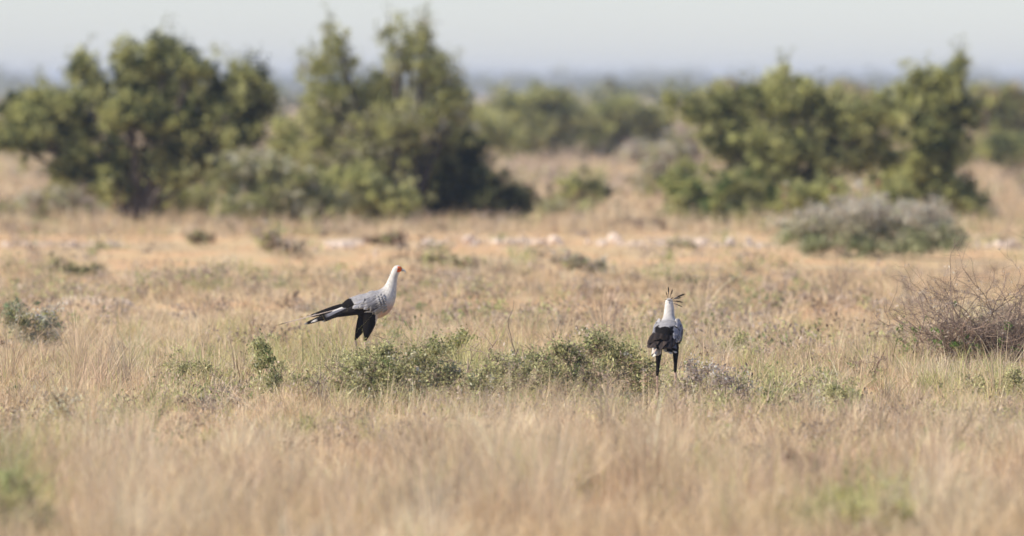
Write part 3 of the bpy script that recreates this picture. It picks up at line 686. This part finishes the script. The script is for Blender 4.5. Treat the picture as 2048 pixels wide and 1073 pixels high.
    for s in (-1, 1):
        wing = Bag()
        def side_pt(u, v, lift=0.0):
            # u along the body (0 shoulder .. 1 rear), v up (-1 .. 1)
            p = C0 + fwd * (.22 - .46 * u) + up * (.012 + (.135 - .03 * u) * v - .02 * u)
            prof = math.sqrt(max(.02, 1 - (v * .86) ** 2)) * (.152 + .012 * math.sin(u * 3.1)) * (1 - .30 * u ** 2) * (.72 + .28 * min(1, u * 4 + .15))
            p = p + np.array([0, s * (prof + lift), 0])
            nr = np.array([0, s * 1., 0]) * max(.15, 1 - abs(v) * .55) + up * (v * .9)
            return p, nr / np.linalg.norm(nr)
        # flight feathers first (beneath), long and black
        fl = Bag()
        for k in range(11):
            v = -.66 + k * .085; u = .38 + .03 * k
            p, nr = side_pt(u, v, .004 - .0006 * k)
            dr = np.array([-1., -s * (.18 + .01 * k), -.13 - .016 * k])
            feather(fl, p, dr, nr, (.56 if k < 5 else .50 - .02 * k), .066, lambda t, e: BLACK * (1 + .6 * e), .10, 0, 8, .6)
        for k in range(8):    # long inner ones closing over the rump
            v = .22 + k * .10; p, nr = side_pt(drape, v, .010)
            dr = -fwd - up * (.10 + .02 * k) + np.array([0, -s * .22, 0])
            feather(fl, p, dr, nr, .27 - .012 * k + (.58 - drape) * .35, .075, lambda t, e: BLACK * (1.2 + .8 * e), .10, 0, 8, .6)
        # grey coverts in overlapping rows, rear rows first
        for row in range(9):
            u = .66 - row * .078
            top = .98 if u < drape + .06 else .98 - 1.25 * (u - drape)
            m = 7 if row < 8 else 6
            for k in range(m):
                v = -.78 + 1.72 * (k + .5 * (row % 2)) / m
                if v > top or (u > .3 and v < -.82 + 1.55 * u) or (row < 2 and v < -.45 + .2 * (1 - row)): continue
                p, nr = side_pt(max(.0, u), v, .007 + .0012 * row)
                dr = -fwd - up * (.28 + .10 * r_.normal()) + np.array([0, -s * .05, 0]) + nr * .05
                g = (.40 + .85 * r_.random()) * (.45 if (v < .10 and row > 3) else 1.15)  # lower front coverts darkened: wing shade put into their colour
                pale = .35 if row > 5 else .0
                def cf(t, e, g=g, pale=pale):
                    c = ASH * g * (1 - pale) + WHITE * pale * .9
                    k_ = max(0, (max(e - .45, 0) * .9 + max(t - .78, 0) * 2.2))
                    return c * (1 - min(.7, k_)) + WHITE * 1.02 * min(.7, k_)
                feather(wing, p, dr, nr, .125 + .02 * r_.random() - .006 * row, .060, cf, .16, 0, 7, .45)
        w = wing.build('wing', M_PLUME, root, True)
        fo = fl.build('flight_feathers', M_PLUME, w, True)
    # ---- tail
    tb = Bag()
    for (b, tp, W, kind) in tail:
        b = np.array(b, float); tp = np.array(tp, float); L = np.linalg.norm(tp - b)
        if kind == 'blk': bc = 1 + 2.5 * r_.random(); cf = lambda t, e, bc=bc: BLACK * bc * (1 + 1.5 * e * np.array([1.2, 1, .8]))
        elif kind == 'black': cf = lambda t, e: (WHITE * .8 if t < .10 else (BLACK if t < .985 else WHITE * .6))
        elif kind == 'white': cf = lambda t, e: (WHITE if t < .55 else (BLACK * 2 if t < .96 else WHITE * .7))
        elif kind == 'ash': cf = lambda t, e: (ASH * .9 if t < .6 else (BLACK if t < .9 else WHITE))
        elif kind == 'puff': cf = lambda t, e: WHITE * (1.0 - .12 * e)
        else: cf = lambda t, e: (np.array([.42, .34, .28]) if t < .85 else BLACK * 3)
        feather(tb, b, tp - b, (0.05, .25 * np.sign(b[1] + 1e-6), 1.0) if (drape < .5 or kind == 'long') else (0, -1., .55), L, W, cf, .08, .012, 12, .75 if drape < .5 else .42)
    tb.build('tail', M_PLUME, root, True)
    # ---- crest
    cb = Bag(); nb = hc - hd * .030 + upv * .012
    for (dr, L, W) in crest:
        def cf(t, e): return WHITE * .75 if t < .35 else (ASH * .5 if t < .55 else BLACK * 1.5)
        dr = np.array(dr, float); dr /= np.linalg.norm(dr)
        n = 9; t = np.linspace(0, 1, n); p0 = nb + r_.normal(0, .006, 3)
        nr = np.cross(dr, [0.2, 1, .1]);
        # spatulate feather: narrow shaft, broad tip
        s_ = np.cross(nr, dr); s_ /= np.linalg.norm(s_); 
        wv = W * np.array([.22, .22, .25, .35, .6, .9, 1., .85, .15])
        V, C, Q = [], [], []
        for k in range(n):
            c = p0 + dr * L * t[k] - np.array([0, 0, .02]) * t[k] ** 2
            for u in (-1, 0, 1): V.append(c + s_ * wv[k] * u * .5 + nr * .003 * abs(u)); C.append(cf(t[k], abs(u)))
        for k in range(n - 1):
            for u in range(2):
                q = k * 3 + u; Q.append((q, q + 1, q + 4, q + 3))
        nvv = len(V); V = np.array(V); th = nr / np.linalg.norm(nr) * .0015
        V = np.concatenate([V + th, V - th]); Q = np.array(Q); Q = np.concatenate([Q, Q[:, ::-1] + nvv]); C = np.array(C + C)
        cb.add(V, Q, C)
    cb.build('crest', M_PLUME, root, True)
    return root

# the walking bird in profile (heads towards +X)
dL = dist(745); sL = F / dL
def L_(px, py, y=0.0): return ((px - 735) / sL, y, (745 - py) / sL)
def ring(px, py, h, w): a = L_(px, py); return (a[0], 0, a[2], h / sL, w)
ringsL = [ring(682, 622, 4, .02), ring(696, 617, 13, .07), ring(716, 616, 21, .115), ring(740, 617, 28, .145), ring(760, 610, 28, .145), ring(773, 597, 20.5, .11), ring(780.5, 582, 13, .072),
          ring(784.5, 568, 9.5, .052), ring(788, 556, 8, .045), ring(791.5, 548, 8, .043), ring(795, 543.5, 7.8, .042), ring(800, 544.5, 6, .033), ring(803, 546, 3, .018)]
legsL = [(L_(734, 630, .06), L_(727, 648, .06), L_(711, 684, .06), L_(716, 745, .06), 0), (L_(741, 632, -.06), L_(739, 650, -.06), L_(730, 687, -.055), L_(735, 745, -.055), 0)]
tailL = [(L_(700, 616, .03), L_(616, 637, .05), .07, 'black'), (L_(700, 612, .01), L_(626, 634, .02), .07, 'black'), (L_(698, 622, -.03), L_(608, 652, -.06), .07, 'black'), (L_(698, 620, -.05), L_(622, 648, -.09), .05, 'ash'),
         (L_(700, 618, 0), L_(622, 644, 0), .036, 'white'), (L_(695, 617, -.03), L_(645, 638, -.05), .04, 'white'), (L_(700, 622, -.07), L_(645, 647, -.10), .05, 'black'),
         (L_(690, 620, -.01), L_(551, 655, -.03), .022, 'long'), (L_(690, 620, .02), L_(560, 652, .04), .020, 'long'), (L_(700, 628, .05), L_(640, 646, .08), .05, 'black')]
hL = L_(795, 544)
crestL = [((-.95, .12 * k, -.95 - .12 * k), .10 + .015 * k, .014) for k in (-1, 0, 1)]
make_bird('pale grey bird with orange-red face and long black tail, walking in profile', (X(735, dL), dL, float(ground_z(X(735, dL), dL))), 0.0, ringsL, legsL, (hL[0], 0, hL[2]), (1, 0, -.12), tailL, crestL, 'two secretary birds', 5, thick=1.3)

# the bird seen from behind
dR = dist(806); sR = F / dR
ringsR = [(-.27, 0, .70, .02, .03), (-.20, 0, .715, .08, .085), (-.10, 0, .735, .12, .135), (0, 0, .745, .155, .165), (.09, 0, .80, .15, .155), (.13, 0, .865, .105, .115), (.145, 0, .925, .068, .072),
          (.156, .0, .985, .056, .060), (.165, .0, 1.04, .050, .055), (.17, .002, 1.08, .046, .048), (.187, .006, 1.105, .045, .043), (.210, .012, 1.10, .036, .033), (.225, .016, 1.09, .018, .018)]
legsR = [((-.01, .085, .66), (-.02, .09, .55), (-.07, .098, .30), (-.03, .10, 0), 0), ((.03, -.085, .66), (.05, -.09, .56), (.0, -.095, .34), (.12, -.09, .0), 0)]
tailR = [((-.16, .00, .76), (-.50, .00, .60), .12, 'blk'), ((-.16, .04, .76), (-.46, .10, .62), .10, 'blk'), ((-.16, -.04, .76), (-.46, -.08, .62), .10, 'blk'), ((-.12, .09, .76), (-.38, .14, .62), .09, 'blk'),
         ((-.12, -.09, .76), (-.36, -.11, .64), .08, 'blk'), ((-.10, .06, .815), (-.36, .05, .71), .12, 'blk'), ((-.10, -.02, .815), (-.36, -.02, .71), .11, 'blk'), ((-.09, .115, .79), (-.34, .14, .67), .10, 'blk'), ((-.12, -.06, .79), (-.34, -.06, .69), .08, 'blk'), ((-.10, .12, .76), (-.36, .145, .63), .09, 'blk'),
         ((-.20, .09, .66), (-.29, .10, .52), .10, 'puff'), ((-.20, .05, .66), (-.28, .06, .53), .08, 'puff'), ((-.18, -.06, .67), (-.25, -.08, .55), .08, 'ash'), ((-.16, -.10, .67), (-.22, -.13, .56), .07, 'ash'), ((-.18, -.02, .66), (-.26, -.03, .57), .07, 'puff'),
         ((-.16, .02, .73), (-.60, .08, .53), .03, 'long')]
hR = (.178, .008, 1.105)
crestR = [((-.30, .16, 1.0), .14, .011), ((-.30, -.04, 1.0), .19, .015), ((-.35, -.30, .95), .18, .013), ((-.40, -.66, .80), .10, .009), ((-.35, -.95, .52), .23, .019), ((-.35, -1.0, .40), .17, .012), ((-.35, -1.0, .04), .19, .017), ((-.3, -1.0, -.20), .17, .011), ((-.5, .6, .45), .07, .010)]
bR = (X(1334, dR), dR)
make_bird('pale grey bird with bristling black crest, seen from behind, black rump and dark legs', (bR[0], bR[1], float(ground_z(*bR))), math.radians(80), ringsR, legsR, hR, (.95, .25, -.05), tailR, crestR, 'two secretary birds', 6, drape=.49, thick=.68)

# ------------------------------------------------------------------ haze
def haze():
    x0, x1, y0, y1, z0, z1 = -8500, 8500, -900, 9500, -1.2, 16
    V = [(x, y, z) for z in (z0, z1) for y in (y0, y1) for x in (x0, x1)]
    Q = np.array([(0, 2, 3, 1), (4, 5, 7, 6), (0, 1, 5, 4), (2, 6, 7, 3), (0, 4, 6, 2), (1, 3, 7, 5)])
    m, nt, N, L = new_mat('haze'); out = N.new('ShaderNodeOutputMaterial'); pv = N.new('ShaderNodeVolumePrincipled')
    pv.inputs['Color'].default_value = (.80, .87, 1.0, 1); pv.inputs['Density'].default_value = .00018; pv.inputs['Anisotropy'].default_value = .2
    L.new(pv.outputs[0], out.inputs['Volume'])
    o = mesh_obj('haze', V, Q, m); tag(o, 'thin pale haze filling the air over the plain', 'haze', kind='stuff')
haze()

# ------------------------------------------------------------------ light, sky, camera
EL, AZ = math.radians(40), math.radians(-110)        # azimuth from +Y clockwise: sun on the left, nearly level with the view
sd = Vector((math.sin(AZ) * math.cos(EL), math.cos(AZ) * math.cos(EL), math.sin(EL)))
su = bpy.data.lights.new('sun', 'SUN'); su.energy = 4.9; su.angle = math.radians(.5); su.color = (1, .92, .79)
so = bpy.data.objects.new('sun', su); COL.objects.link(so); so.rotation_euler = sd.to_track_quat('Z', 'Y').to_euler(); so.location = (0, 0, 60)
w = bpy.data.worlds.new('World'); SC.world = w; w.use_nodes = True; nt = w.node_tree; nt.nodes.clear()
o = nt.nodes.new('ShaderNodeOutputWorld'); bg = nt.nodes.new('ShaderNodeBackground'); sk = nt.nodes.new('ShaderNodeTexSky')
sk.sky_type = 'NISHITA'; sk.sun_disc = False; sk.sun_elevation = EL; sk.sun_rotation = AZ; sk.air_density = 1.0; sk.dust_density = .2; sk.ozone_density = 1.5
bg.inputs['Strength'].default_value = .091
tint = nt.nodes.new('ShaderNodeVectorMath'); tint.operation = 'MULTIPLY'; tint.inputs[1].default_value = (.90, .985, 1.31)
nt.links.new(sk.outputs[0], tint.inputs[0]); nt.links.new(tint.outputs[0], bg.inputs[0]); nt.links.new(bg.outputs[0], o.inputs[0])

cd = bpy.data.cameras.new('camera'); cam = bpy.data.objects.new('camera', cd); COL.objects.link(cam); SC.camera = cam
cam.location = (0, 0, CAMH); cd.lens = 300; cd.sensor_width = 36; cd.sensor_fit = 'HORIZONTAL'
cam.rotation_euler = (math.radians(90) - math.atan((536.5 - HOR) / F), 0, 0)
cd.clip_start = .5; cd.clip_end = 20000
cd.dof.use_dof = True; cd.dof.focus_distance = 100.0; cd.dof.aperture_fstop = 1.6
SC.view_settings.view_transform = 'Standard'; SC.view_settings.look = 'None'; SC.view_settings.exposure = .5; SC.view_settings.gamma = 1
SC.render.engine = 'CYCLES'
SC.cycles.volume_bounces = 0; SC.cycles.max_bounces = 5; SC.cycles.transparent_max_bounces = 6
SC.cycles.use_denoising = True
